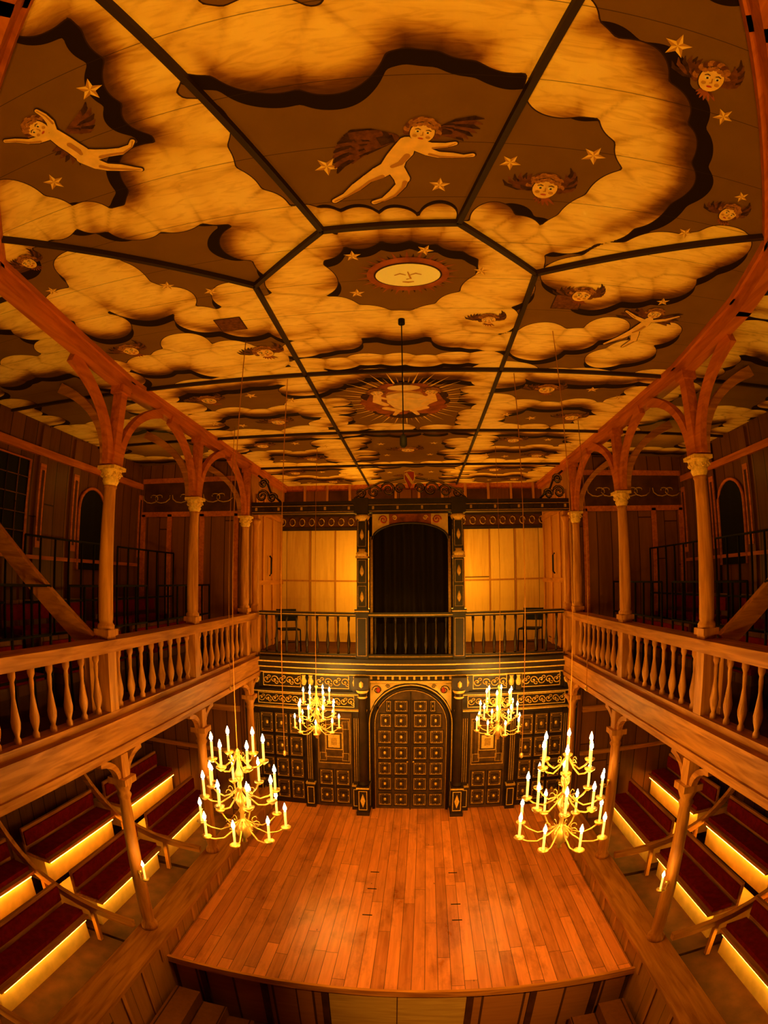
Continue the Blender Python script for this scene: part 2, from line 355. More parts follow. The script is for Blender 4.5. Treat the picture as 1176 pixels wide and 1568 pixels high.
P.body([[(.19,1.88,.05),(.165,1.94,.062),(.125,2.00,.060),(.10,2.06,.066)],
        [(.22,1.90,.030),(.30,1.95,.030),(.36,1.975,.024),(.44,1.98,.021),(.50,1.985,.012),(.55,1.975,.014)],
        [(.22,1.87,.028),(.32,1.905,.026),(.40,1.90,.018),(.45,1.885,.013)],
        [(.09,2.06,.050),(.02,2.11,.049),(-.05,2.155,.034),(-.12,2.22,.034),(-.20,2.29,.017),(-.27,2.335,.018)],
        [(.12,2.09,.050),(.15,2.17,.047),(.14,2.23,.032),(.09,2.30,.030),(.03,2.35,.016),(-.03,2.375,.017)]])
P.head(.275,1.795,.085,.25)
P.wing(-1.62,1.34,-.6,1,.24,n=6); P.wing(-1.58,1.30,1,.05,.24,n=6,curl=-.5)
P.body([[(-1.67,1.28,.046),(-1.645,1.36,.054),(-1.62,1.43,.054),(-1.60,1.49,.058)],
        [(-1.70,1.28,.027),(-1.78,1.27,.027),(-1.84,1.25,.019),(-1.91,1.20,.016),(-1.97,1.17,.013)],
        [(-1.66,1.26,.027),(-1.635,1.19,.024),(-1.64,1.13,.017),(-1.66,1.08,.013)],
        [(-1.60,1.50,.046),(-1.52,1.54,.044),(-1.45,1.555,.031),(-1.37,1.575,.028),(-1.30,1.56,.015),(-1.27,1.53,.015)],
        [(-1.61,1.53,.046),(-1.56,1.61,.042),(-1.51,1.66,.031),(-1.43,1.70,.028),(-1.36,1.74,.015),(-1.33,1.76,.015)]])
P.head(-1.735,1.19,.082,-.5)
P.wing(2.32,3.75,-1,-.3,.3); P.wing(2.42,3.8,1,-.3,.3)
P.body([[(2.36,3.78,.045),(2.35,3.88,.055),(2.32,3.97,.052),(2.30,4.05,.055)],[(2.30,3.8,.028),(2.20,3.75,.022),(2.08,3.66,.012)],[(2.42,3.8,.028),(2.53,3.75,.022),(2.63,3.66,.012)],
        [(2.29,4.05,.045),(2.22,4.18,.035),(2.10,4.34,.014)],[(2.33,4.06,.045),(2.38,4.22,.035),(2.32,4.38,.014)]])
P.head(2.37,3.66,.085)
for hx,hy in ((-1.48,3.80),(1.50,3.60)):
    P.poly([(hx-.13,hy-.12),(hx+.13,hy-.12),(hx+.13,hy+.12),(hx-.13,hy+.12)],'pline'); P.lv+=.5
    P.poly([(hx-.12,hy-.11),(hx+.12,hy-.11),(hx+.12,hy+.11),(hx-.12,hy+.11)],'wing2'); P.lv-=.5
sx_,sy_=.15,3.225
for k in range(44):
    a=2*pi*k/44; c,s_=math.cos(a),math.sin(a); c2,s2=math.cos(a+.06),math.sin(a+.06); c3,s3=math.cos(a-.06),math.sin(a-.06)
    L=1.0 if k%2 else .88
    P.poly([(sx_+.27*c3,sy_+.20*s3),(sx_+.40*L*c,sy_+.31*L*s_),(sx_+.27*c2,sy_+.20*s2)],'robe' if k%2 else 'pline')
P.lv+=1; P.disc(sx_,sy_,.315,.23,'robe',40); P.lv+=1; P.disc(sx_,sy_,.262,.168,'pline',40); P.lv+=1; P.disc(sx_,sy_,.248,.155,'white',40)
P.lv+=1
P.limb([(sx_-.10,sy_-.01,.005),(sx_-.06,sy_-.03,.007),(sx_-.02,sy_-.01,.005)],'pgold2'); P.limb([(sx_+.02,sy_-.01,.005),(sx_+.06,sy_-.03,.007),(sx_+.10,sy_-.01,.005)],'pgold2')
P.limb([(sx_,sy_-.05,.005),(sx_+.02,sy_+.04,.008),(sx_-.01,sy_+.05,.006)],'pgold2'); P.limb([(sx_-.04,sy_+.085,.006),(sx_,sy_+.092,.010),(sx_+.04,sy_+.085,.006)],'pgold2')
P.lv-=4
cx_,cy_=.03,6.10
for k in range(60):
    a=2*pi*k/60; L=1.0 if k%2 else .84
    c,s_=math.cos(a),math.sin(a); w=.040
    P.poly([(cx_+.4*math.cos(a-w),cy_+.5*math.sin(a-w)),(cx_+L*.92*c,cy_+L*1.0*s_),(cx_+.4*math.cos(a+w),cy_+.5*math.sin(a+w))],'pgold' if k%2 else 'pgold2')
P.lv+=1; P.disc(cx_,cy_,.56,.64,'pgold2',40); P.lv+=1
for k in range(16):
    a=2*pi*k/16; P.disc(cx_+.46*math.cos(a),cy_+.54*math.sin(a),.13,.14,'robe' if k%3 else 'wing')
P.lv+=1; P.disc(cx_,cy_,.33,.34,'pcream',30); P.disc(cx_,cy_+.55,.24,.13,'wing'); P.disc(cx_,cy_-.5,.2,.09,'pcream')
for sg in (-1,1):
    P.limb([(cx_+sg*.33,cy_-.28,.10),(cx_+sg*.38,cy_+.02,.15),(cx_+sg*.26,cy_+.33,.15),(cx_+sg*.05,cy_+.42,.08)],'robe')
    P.lv+=1
    P.limb([(cx_+sg*.34,cy_-.26,.05),(cx_+sg*.36,cy_-.05,.06),(cx_+sg*.26,cy_+.08,.05)],'skin'); P.limb([(cx_+sg*.34,cy_-.22,.035),(cx_+sg*.18,cy_-.10,.03),(cx_+sg*.06,cy_-.14,.02)],'skin')
    P.limb([(cx_+sg*.26,cy_+.22,.06),(cx_+sg*.10,cy_+.34,.05),(cx_+sg*.16,cy_+.5,.03)],'skin')
    P.lv-=1; P.head(cx_+sg*.34,cy_-.38,.10,sg*.4)
P.lv-=3
for (a,b_) in ((5.06,7.41),(7.41,9.76),(9.76,12.1)):
    for sg in (-1,1):
        yy=(a+b_)/2
        P.cherubhead(sg*2.15-.35,yy-.58,.13); P.cherubhead(sg*2.15+.3,yy+.5,.13)
        for k in range(4): P.star(sg*2.15+[-.7,.25,-.3,.72][k],yy+[.45,-.6,.6,-.35][k],.09,k)
    if a>6: 
        P.cherubhead(0,(a+b_)/2,.15)
        for k in range(4): P.star([-.45,.45,-.4,.4][k],(a+b_)/2+[-.4,-.4,.4,.4][k],.08)
P.build('painted_figures',ceil)
# ------------------------------------------------------------------ ceiling battens and cornice
b=B()
def bat(p,q,w=.036,m='batten'):
    b.beam((p[0],p[1],ZC-.02),(q[0],q[1],ZC-.02),w,.04,m)
A_=[(-1.05,3.2),(1.13,3.17)]; Hh=[(-.40,2.61),(.50,2.59)]
for k in range(2): bat(A_[k],Hh[k])
bat(Hh[0],Hh[1]); bat(Hh[0],(-1.15,.15)); bat(Hh[1],(1.15,.1)); bat(A_[0],(-2.85,1.75)); bat(A_[1],(2.80,2.28))
bat(A_[0],(-1.05,YB)); bat(A_[1],(1.10,YB))
for y in (5.06,7.41,9.76): bat((-XW,y),(XW,y))
for s in (-1,1): bat((s*3.2,2.6),(s*XW,2.6))
b.build('trim_1')
b=B()
path=[(-3.2,YB-.05),(-3.2,4.75),(-2.92,2.12),(-1.92,.84),(-1.35,.38),(-.4,-.5),(1.0,-.5),(1.80,.72),(2.86,2.35),(3.05,3.2),(3.2,4.75),(3.2,YB-.05)]
for p,q in zip(path[:-1],path[1:]):
    p=Vector((*p,0));q=Vector((*q,0));d=(q-p).normalized()
    b.beam((p.x-d.x*.04,p.y-d.y*.04,ZC-.085),(q.x+d.x*.04,q.y+d.y*.04,ZC-.085),.14,.17,'red')
    b.beam((p.x-d.x*.05,p.y-d.y*.05,ZC-.026),(q.x+d.x*.05,q.y+d.y*.05,ZC-.026),.20,.05,'red')
b.build('trim_2')
# ------------------------------------------------------------------ shell
b=B(); b.box(-XW-.2,XW+.2,-2,D+.3,-1.25,-1.1,'dim'); b.build('floor')
for s,nm in ((-1,'wall_left'),(1,'wall_right')):
    b=B(); b.bx(s,XW,XW+.15,-2,YB,-1.2,ZC+.1,'brown')
    for y in (0.9,2.3,4.57,5.9,6.79,7.9,9.0):
        b.bx(s,XW-.05,XW,y-.1,y+.1,3.3,ZC-.05,'brown'); b.bx(s,XW-.065,XW-.05,y-.07,y+.07,5.2,6.5,'red'); b.bx(s,XW-.07,XW-.065,y-.03,y+.03,5.3,6.4,'dim')
    b.bx(s,XW-.07,XW,-2,9.05,6.62,6.74,'red'); b.bx(s,XW-.052,XW-.001,-2,9.05,5.02,5.08,'red')
    b.build(nm)
    def boxpanel(nm,y0,y1,z0,z1,arch):
        b=B(); r=(y1-y0)/2; yc=(y0+y1)/2
        top=[(yc+r*math.cos(t),z1-r+r*math.sin(t)) for t in [pi*k/12 for k in range(13)]] if arch else [(y1,z1),(y0,z1)]
        pts=[(s*(XW-.03),y0,z0),(s*(XW-.03),y1,z0)]+[(s*(XW-.03),a,c) for a,c in top]
        b.poly(pts,'ebony')
        b.tube([(s*(XW-.04),y1,z0)]+[(s*(XW-.04),a,c) for a,c in top]+[(s*(XW-.04),y0,z0)],.03,'red')
        if 'window' in nm:
            for k in range(1,5): zz=z0+(z1-z0)*k/5; b.beam((s*(XW-.04),y0,zz),(s*(XW-.04),y1,zz),.015,.015,'brown')
            for k in range(1,3): yy=y0+(y1-y0)*k/3; b.beam((s*(XW-.04),yy,z0),(s*(XW-.04),yy,z1),.015,.015,'brown')
        b.build(nm)
    boxpanel('door_%d'%(2 if s<0 else 3),6.95,7.75,4.9,6.35,True)
    boxpanel('window_%d'%(1 if s<0 else 3),4.85,5.6,5.15,6.5,False); boxpanel('window_%d'%(2 if s<0 else 4),2.9,3.9,5.15,6.5,False)
b=B(); b.box(-XW-.15,XW+.15,-2.15,-2,-1.2,ZC+.1,'brownx'); b.build('wall_rear')
for s in (-1,1):
    b=B(); b.bx(s,3.25,XW,9.1,9.25,-1.2,ZC,'brownx')
    b.bx(s,3.25,XW,9.06,9.1,6.05,6.15,'red'); b.bx(s,3.25,XW,9.06,9.1,6.75,6.85,'red'); b.bx(s,3.3,5.5,9.075,9.1,6.15,6.75,'dim')
    for x in (3.35,4.1,4.85,5.5): b.bx(s,x-.05,x+.05,9.06,9.1,3.3,6.1,'red')
    for k in range(3):
        xc=s*(3.75+k*.72)
        for sg in (-1,1):
            b.tube([(xc+sg*(.02+.02*t)*math.cos(t)*1.6+sg*.10,9.06,6.45+(.02+.02*t)*math.sin(t)) for t in [j*.6 for j in range(12)]],.012,'gold2',5)
    b.bx(s,3.3,XW,9.05,9.1,2.2,2.32,'oakx'); b.bx(s,3.3,XW,9.05,9.1,1.3,1.38,'oakx')
    b.build('wall_gallery_end_'+('left' if s<0 else 'right'))
# ------------------------------------------------------------------ stage recess
b=B(); b.box(-3.3,3.3,YB,YB+.1,3.2,ZC,'cream')
b.box(-3.25,3.25,YB-.05,YB,6.02,6.10,'dark'); b.box(-3.25,3.25,YB-.05,YB,6.36,6.44,'dark'); b.box(-3.25,3.25,YB-.03,YB,6.10,6.36,'dim')
for k in range(27):
    x=-3.2+k*.246; b.tube([(x+.07*math.cos(t),YB-.04,6.23+.09*math.sin(t)) for t in [j*pi/4 for j in range(9)]],.013,'gold2',5)
b.box(-3.25,3.25,YB-.02,YB,6.44,ZC,'red')
for k in range(12):
    x=-3.15+k*.565
    b.box(x-.02,x+.5,YB-.045,YB-.02,6.55,7.0,'dim' if k%2==0 else 'brownx')
    b.box(x-.09,x-.03,YB-.06,YB,6.44,ZC,'oakz')
for x in (-2.5,-1.87,-1.25,1.25,1.87,2.5): b.box(x-.014,x+.014,YB-.014,YB,3.3,6.02,'creamy')
b.box(-3.25,3.25,YB-.016,YB,4.77,4.81,'creamy')
b.build('wall_back')
for s in (-1,1):
    b=B(); b.bx(s,3.22,3.32,D-.6,YB,3.2,ZC,'creamy')
    for y in (9.85,10.4,11.1,11.8): b.bx(s,3.19,3.22,y-.05,y+.05,3.3,6.6,'oakz')
    b.bx(s,3.185,3.22,D,YB,6.2,6.32,'oaky'); b.bx(s,3.185,3.22,D,YB,4.7,4.8,'oaky')
    b.tube([(s*3.17,10.75,4.9),(s*3.13,10.75,4.95),(s*3.13,10.75,5.3),(s*3.17,10.75,5.35)],.02,'ebony')
    b.build('wall_recess_'+('left' if s<0 else 'right'))
b=B(); b.box(-3.3,3.3,D+.02,YB+.1,3.12,3.3,'dim'); b.build('stage_balcony_floor')
# ------------------------------------------------------------------ stage
b=B(); b.box(-2.8,2.8,4.45,D,-.08,0,'stage'); b.box(-2.83,2.83,4.41,4.452,-.10,.004,'oakx')
b.box(-2.78,2.78,4.50,4.6,-1.1,-.08,'stagef')
b.box(-.80,.80,4.465,4.50,-1.1,-.12,'pale'); b.box(-.006,.006,4.46,4.47,-1.1,-.12,'dim')
for x in (-2.4,-1.6,-.85,.85,1.6,2.4): b.box(x-.04,x+.04,4.46,4.50,-1.1,-.1,'dim')
for x,y in ((-.5,7.2),(-.5,6.0),(.75,7.2),(.75,6.3),(-.5,6.7),(.75,5.9)): b.box(x-.07,x+.07,y-.012,y+.012,-.001,.002,'ebony')
b.build('stage_platform')
# ------------------------------------------------------------------ carved screen
F=B(); YF=D
F.box(-3.25,3.25,YF,YF+.12,0,3.3,'dark')
def outl(b,x0,x1,z0,z1,y,t=.012,m='gold',d=.012):
    b.box(x0,x1,y-d,y,z0,z0+t,m); b.box(x0,x1,y-d,y,z1-t,z1,m); b.box(x0,x0+t,y-d,y,z0+t,z1-t,m); b.box(x1-t,x1,y-d,y,z0+t,z1-t,m)
def panel(b,x0,x1,z0,z1,y):
    b.box(x0,x1,y-.03,y,z0,z1,'doorw'); outl(b,x0,x1,z0,z1,y-.03,.018,'dark',.02); outl(b,x0+.024,x1-.024,z0+.024,z1-.024,y-.03,.010,'gold2')
    w=x1-x0;h=z1-z0
    outl(b,x0+w*.25,x1-w*.25,z0+h*.25,z1-h*.25,y-.03,.014,'dark',.03)
    b.lathe((x0+x1)/2,y-.035,(z0+z1)/2-h*.1,[(0,0),(w*.09,h*.05),(w*.09,h*.15),(0,h*.2)],'gold',6)
    for a in (.16,.84):
        for c in (.14,.5,.86): b.box(x0+w*a-.009,x0+w*a+.009,y-.04,y-.03,z0+h*c-.009,z0+h*c+.009,'gold')
def scroll(b,x,z,y,R,sg=1,m='gold',r=.01,turns=1.6,fl=1):
    n=18; pts=[]
    for k in range(n+1):
        t=k/n; a=t*turns*2*pi; rr=R*(1-t*.85); pts.append((x+sg*rr*math.cos(a),y,z+fl*rr*math.sin(a)))
    b.tube(pts,r,m,5)
def frieze(b,x0,x1,z0,z1,y):
    h=z1-z0; outl(b,x0,x1,z0,z1,y,.015); n=max(2,int(round((x1-x0)/h/.62))); w=(x1-x0)/n
    for k in range(n):
        xc=x0+w*(k+.5); fl=1 if k%2 else -1
        scroll(b,xc,(z0+z1)/2,y-.015,h*.30,1,fl=fl,r=h*.042,turns=1.2); scroll(b,xc+w*.35,(z0+z1)/2-fl*h*.18,y-.015,h*.15,-1,fl=-fl,r=h*.035,turns=1)
        b.box(xc-.012,xc+.012,y-.02,y,(z0+z1)/2-.012,(z0+z1)/2+.012,'gold')
for z0,z1,dp,mm in ((3.22,3.30,.30,'dark'),(3.188,3.215,.27,'gold'),(3.10,3.185,.22,'dark'),(3.072,3.092,.235,'gold'),(2.98,3.07,.16,'dark'),(2.952,2.972,.18,'gold'),(2.56,2.60,.14,'dark'),(2.54,2.56,.15,'gold'),(2.16,2.2,.12,'dark'),(2.2,2.215,.13,'gold')):
    for s in (-1,1): F.bx(s,.86,3.22,YF-dp,YF,z0,z1,mm)
    if z0>2.9: F.box(-.86,.86,YF-dp-.02,YF,z0,z1,mm)
for s in (-1,1):
    frieze(F,*sorted((s*1.22,s*1.9)),2.64,2.92,YF-.02); frieze(F,*sorted((s*2.2,s*3.0)),2.64,2.92,YF-.02)
    frieze(F,*sorted((s*1.12,s*1.98)),2.26,2.50,YF-.02); frieze(F,*sorted((s*2.12,s*3.12)),2.26,2.50,YF-.02)
    for x in (1.08,1.97,2.11,3.10):
        F.bx(s,x-.05,x+.05,YF-.16,YF,2.62,2.95,'dark'); F.lathe(s*x,YF-.14,2.70,[(.0,0),(.05,.04),(.06,.11),(.035,.18),(.05,.23)],'gold',8)
    x0,x1=sorted((s*1.18,s*1.90)); xc=(x0+x1)/2
    F.box(x0,x1,YF-.03,YF,.02,2.14,'doorw')
    for k,g in enumerate((.0,.05,.14)): outl(F,x0+.03+g,x1-.03-g,1.02+g*1.0,2.02-g*1.0,YF-.03,.014,'gold2' if k!=1 else 'dark')
    for a in (-1,1):
        for c in (-1,1): outl(F,*sorted((xc+a*.30,xc+a*.16)),*sorted((1.52+c*.44,1.52+c*.26)),YF-.03,.012,'gold2')
    F.box(xc-.12,xc+.12,YF-.05,YF-.03,1.38,1.66,'gold'); outl(F,xc-.17,xc+.17,1.33,1.71,YF-.03,.012); F.box(xc-.06,xc+.06,YF-.055,YF-.05,1.44,1.60,'gold2')
    for k in range(2):
        for j in range(2): panel(F,x0+.04+k*.34,x0+.34+k*.34,.10+j*.42,.48+j*.42,YF-.03)
    for k in range(3):
        xa=2.18+k*.31
        for zz,hh in ((1.62,.46),(1.12,.46),(.62,.46),(.12,.46)): panel(F,*sorted((s*xa,s*(xa+.29))),zz,zz+hh,YF-.0)
    for x in (2.04,3.14,1.08):
        F.bx(s,x-.07,x+.07,YF-.09,YF,.55,2.16,'dark')
        for g in (-.04,0,.04): F.bx(s,x+g-.005,x+g+.005,YF-.095,YF-.09,.65,2.05,'gold2')
        F.bx(s,x-.09,x+.09,YF-.13,YF,0,.55,'dark'); outl(F,*sorted((s*(x-.07),s*(x+.07))),.08,.48,YF-.13,.011)
        F.bx(s,x-.10,x+.10,YF-.15,YF,.0,.06,'dark'); F.bx(s,x-.10,x+.10,YF-.14,YF,.54,.57,'gold2')
    x=s*.93
    F.bx(s,.80,1.06,YF-.42,YF,0,.07,'dark'); F.bx(s,.82,1.04,YF-.38,YF,.07,.60,'dark'); F.bx(s,.80,1.06,YF-.41,YF,.61,.64,'gold'); F.bx(s,.80,1.06,YF-.40,YF,.64,.66,'dark'); outl(F,*sorted((s*.845,s*1.015)),.12,.56,YF-.38,.012)
    F.poly([(x-.05,YF-.395,.34),(x,YF-.395,.18),(x+.05,YF-.395,.34),(x,YF-.395,.50)],'gold')
    F.lathe(x,YF-.26,.66,[(.11,0),(.11,.04),(.085,.08),(.09,.1),(.09,1.0),(.075,1.85),(.085,1.88),(.075,1.92),(.11,2.0),(.12,2.05)],'dark',16)
    F.lathe(x,YF-.26,2.52,[(.08,0),(.10,.02),(.08,.04)],'gold',16); F.lathe(x,YF-.26,2.62,[(.09,0),(.125,.05),(.10,.09)],'gold',16)
    F.bx(s,.79,1.07,YF-.42,YF,2.72,2.96,'dark'); F.lathe(x,YF-.44,2.76,[(.0,0),(.04,.03),(.04,.1),(.0,.14)],'gold',8)
R=.70; zs=1.93
def arch_pts(r,z,n=24): return [(r*math.cos(t),z+r*math.sin(t)) for t in [pi*k/n for k in range(n+1)]]
for rr,mm,tt in ((R+.05,'dark',.03),(R+.12,'gold',.012),(R+.01,'gold2',.010)):
    F.tube([(rr,YF-.05,0)]+[(a,YF-.05,c) for a,c in arch_pts(rr,zs)]+[(-rr,YF-.05,0)],tt,mm,6)
sp_=arch_pts(R+.12,zs,24)
for s in (-1,1):
    for k in range(12):
        a=sp_[k]; c=sp_[k+1]
        if s<0: a=(-a[0],a[1]); c=(-c[0],c[1])
        F.poly([(a[0],YF-.03,a[1]),(a[0],YF-.03,2.82),(c[0],YF-.03,2.82),(c[0],YF-.03,c[1])],'dark')
    F.poly([(s*.80,YF-.035,2.20),(s*.80,YF-.035,2.78),(s*.12,YF-.035,2.78),(s*.30,YF-.035,2.745),(s*.52,YF-.035,2.62),(s*.70,YF-.035,2.42)],'pcream')
    scroll(F,s*.66,2.64,YF-.045,.10,s,'dark',.010); F.lathe(s*.64,YF-.05,2.58,[(0,0),(.04,.03),(.045,.07),(.0,.13)],'pred',10)
    scroll(F,s*.45,2.72,YF-.045,.045,s,'dark',.007)
F.box(-.86,.86,YF-.12,YF,2.80,2.84,'gold'); F.box(-.86,.86,YF-.10,YF,2.84,2.95,'dark')
for k in range(12): x=-.77+k*.14; F.box(x-.02,x+.02,YF-.12,YF-.1,2.87,2.93,'gold')
F.build('carved_stage_screen')
Dr=B()
Dr.poly([(-R,YF-.02,0),(R,YF-.02,0)]+[(a,YF-.02,c) for a,c in arch_pts(R,zs)],'doorw')
Dr.box(-.012,.012,YF-.07,YF-.02,0,2.60,'dark')
rows=[.08,.45,.80,1.15,1.50,1.85,2.18]
for j,z0 in enumerate(rows):
    h=.31 if j<6 else .26
    for s in (-1,1):
        for k in range(2):
            xa=.045+k*.325; xb=xa+.29
            if j==6 and k==1: xa,xb=.37,.50
            if j==5 and k==1: xb=.62
            x0,x1=sorted((s*xa,s*xb)); Dr.box(x0,x1,YF-.045,YF-.02,z0,z0+h,'doorw')
            outl(Dr,x0,x1,z0,z0+h,YF-.045,.016,'dark',.02)
            outl(Dr,x0+.024,x1-.024,z0+.024,z0+h-.024,YF-.045,.009,'gold2'); w=x1-x0
            outl(Dr,x0+w*.28,x1-w*.28,z0+h*.26,z0+h*.74,YF-.045,.014,'dark',.03); Dr.lathe((x0+x1)/2,YF-.05,z0+h*.38,[(0,0),(w*.09,h*.06),(w*.09,h*.18),(0,h*.24)],'gold',6)
            for c in (.15,.85):
                for q_ in range(3): xx=x0+w*(.2+.3*q_); Dr.box(xx-.007,xx+.007,YF-.055,YF-.045,z0+h*c-.007,z0+h*c+.007,'gold')
for s in (-1,1): Dr.lathe(s*.06,YF-.08,1.10,[(0,0),(.02,.01),(.02,.03),(0,.04)],'brass',8)
Dr.build('door_1')
def baluster_prof(h,r):
    return [(r*.7,0),(r*.7,h*.06),(r*.45,h*.10),(r*.9,h*.22),(r,h*.30),(r*.75,h*.42),(r*.38,h*.62),(r*.5,h*.78),(r*.42,h*.84),(r*.75,h*.90),(r*.75,h)]
b=B(); yb=D-.12
b.box(-3.0,3.0,yb-.06,yb+.06,3.30,3.38,'dark'); b.box(-3.0,3.0,yb-.075,yb-.06,3.33,3.35,'gold2'); b.box(-3.0,3.0,yb-.09,yb+.09,4.12,4.20,'dark'); b.box(-3.0,3.0,yb-.1,yb-.09,4.15,4.165,'gold')
for (a,c) in ((-2.98,-1.10),(-.78,.78),(1.10,2.98)):
    n=int((c-a)/.19)
    for k in range(n): b.lathe(a+(c-a)*(k+.5)/n,yb,3.38,baluster_prof(.74,.036),'dark',8)
for s in (-1,1):
    b.bx(s,.81,1.05,yb-.14,yb+.12,3.3,4.24,'dark'); outl(b,*sorted((s*.84,s*1.02)),3.36,4.1,yb-.14,.010,'gold2'); b.bx(s,.79,1.07,yb-.16,yb+.14,4.2,4.27,'dark'); b.bx(s,.79,1.07,yb-.165,yb-.16,4.22,4.24,'gold')
b.build('stage_balcony_balustrade')
b=B()
for s in (-1,1):
    x=s*.93; b.bx(s,.83,1.03,yb-.10,yb+.10,4.27,6.12,'dark')
    for z0,z1 in ((4.32,4.72),(4.78,5.22),(5.48,5.98)): outl(b,x-.08,x+.08,z0,z1,yb-.10,.009,'gold2')
    for z0 in (4.5,5.0,5.7): b.lathe(x,yb-.11,z0-.1,[(0,0),(.035,.06),(.04,.1),(.025,.16),(0,.22)],'gold',8)
    b.bx(s,.81,1.05,yb-.14,yb+.12,5.25,5.30,'gold2'); b.lathe(x,yb-.10,5.30,[(.09,0),(.12,.05),(.06,.09),(.07,.13)],'gold',10)
    b.lathe(x,yb-.02,5.98,[(.10,0),(.15,.08),(.13,.12)],'gold',8)
    b.lathe(s*.76,yb+.05,3.38,[(.03,0),(.03,2.3)],'gold2',8)
    Ra=.74
    for k in range(8):
        t0=pi/2*k/8; t1=pi/2*(k+1)/8
        p=[(s*Ra*math.cos(t0),yb+.02,5.62+.32*math.sin(t0)),(s*Ra*math.cos(t0),yb+.02,6.12),(s*Ra*math.cos(t1),yb+.02,6.12),(s*Ra*math.cos(t1),yb+.02,5.62+.32*math.sin(t1))]
        b.poly(p,'pcream' if k<5 else 'robe')
    scroll(b,s*.52,6.0,yb,.09,s,'pred',.014); scroll(b,s*.3,6.04,yb,.05,s,'gold',.010)
b.tube([(.74*math.cos(t),yb,5.62+.32*math.sin(t)) for t in [pi*k/20 for k in range(21)]],.022,'dark')
b.build('balcony_portal')
b=B()
b.box(-3.18,3.18,yb-.10,yb+.10,6.14,6.32,'dark'); b.box(-3.18,3.18,yb-.115,yb-.10,6.28,6.29,'gold2'); b.box(-3.18,3.18,yb-.14,yb+.12,6.32,6.37,'dark'); b.box(-3.18,3.18,yb-.11,yb-.1,6.16,6.17,'gold2')
for k in range(40):
    x=-3.08+k*.158; b.box(x-.02,x+.02,yb-.13,yb-.10,6.2,6.26,'gold2' if k%3==0 else 'dark')
for s in (-1,1):
    b.bx(s,0,1.12,yb-.16,yb+.1,6.30,6.40,'dark'); b.bx(s,.80,1.08,yb-.18,yb+.1,6.12,6.42,'dark')
    for x,z,R_,sg in ((.95,6.52,.10,1),(.70,6.56,.13,-1),(.42,6.60,.15,1),(.20,6.62,.10,-1)):
        scroll(b,s*x,z,yb,R_,s*sg,'dark',.024); scroll(b,s*x,z,yb-.025,R_*.97,s*sg,'gold2',.006)
    b.tube([(s*1.1,yb,6.42),(s*.9,yb,6.60),(s*.6,yb,6.74),(s*.3,yb,6.80),(0,yb,6.86)],.022,'dark'); b.tube([(s*1.1,yb-.025,6.42),(s*.9,yb-.025,6.60),(s*.6,yb-.025,6.74),(s*.3,yb-.025,6.80),(0,yb-.025,6.86)],.006,'gold2')
    for x,z,R_ in ((3.0,6.52,.13),(2.78,6.48,.10),(2.98,6.78,.10)): scroll(b,s*x,z,yb,R_,-s,'dark',.03); scroll(b,s*x,z,yb-.03,R_,-s,'gold2',.006)
    b.tube([(s*2.6,yb,6.39),(s*2.82,yb,6.60),(s*2.9,yb,6.8),(s*3.1,yb,6.95)],.025,'dark')
b.poly([(-.10,yb-.05,6.80),(0,yb-.05,6.60),(.10,yb-.05,6.80),(.10,yb-.05,6.94),(-.10,yb-.05,6.94)],'pred'); b.tube([(-.1,yb-.06,6.94),(0,yb-.06,6.98),(.1,yb-.06,6.94),(.10,yb-.06,6.8),(0,yb-.06,6.6),(-.1,yb-.06,6.8),(-.1,yb-.06,6.94)],.012,'gold')
b.poly([(-.09,yb-.06,6.9),(-.05,yb-.06,6.93),(.09,yb-.06,6.72),(.04,yb-.06,6.69)],'gold')
b.build('carved_crest_beam')
b=B(); n=90; yc=D+.35
vs=[(-.85+1.7*k/n,yc+.045*math.sin(k*.62)+.02*math.sin(k*.23)) for k in range(n+1)]
for (xa,ya) in vs: b.v+=[(xa,ya,3.3),(xa,ya,6.1)]
for k in range(n): b.face([2*k,2*k+2,2*k+3,2*k+1],'curtain',True)
b.tube([(-.9,yc,6.1),(.9,yc,6.1)],.02,'ebony'); b.build('stage_curtain')
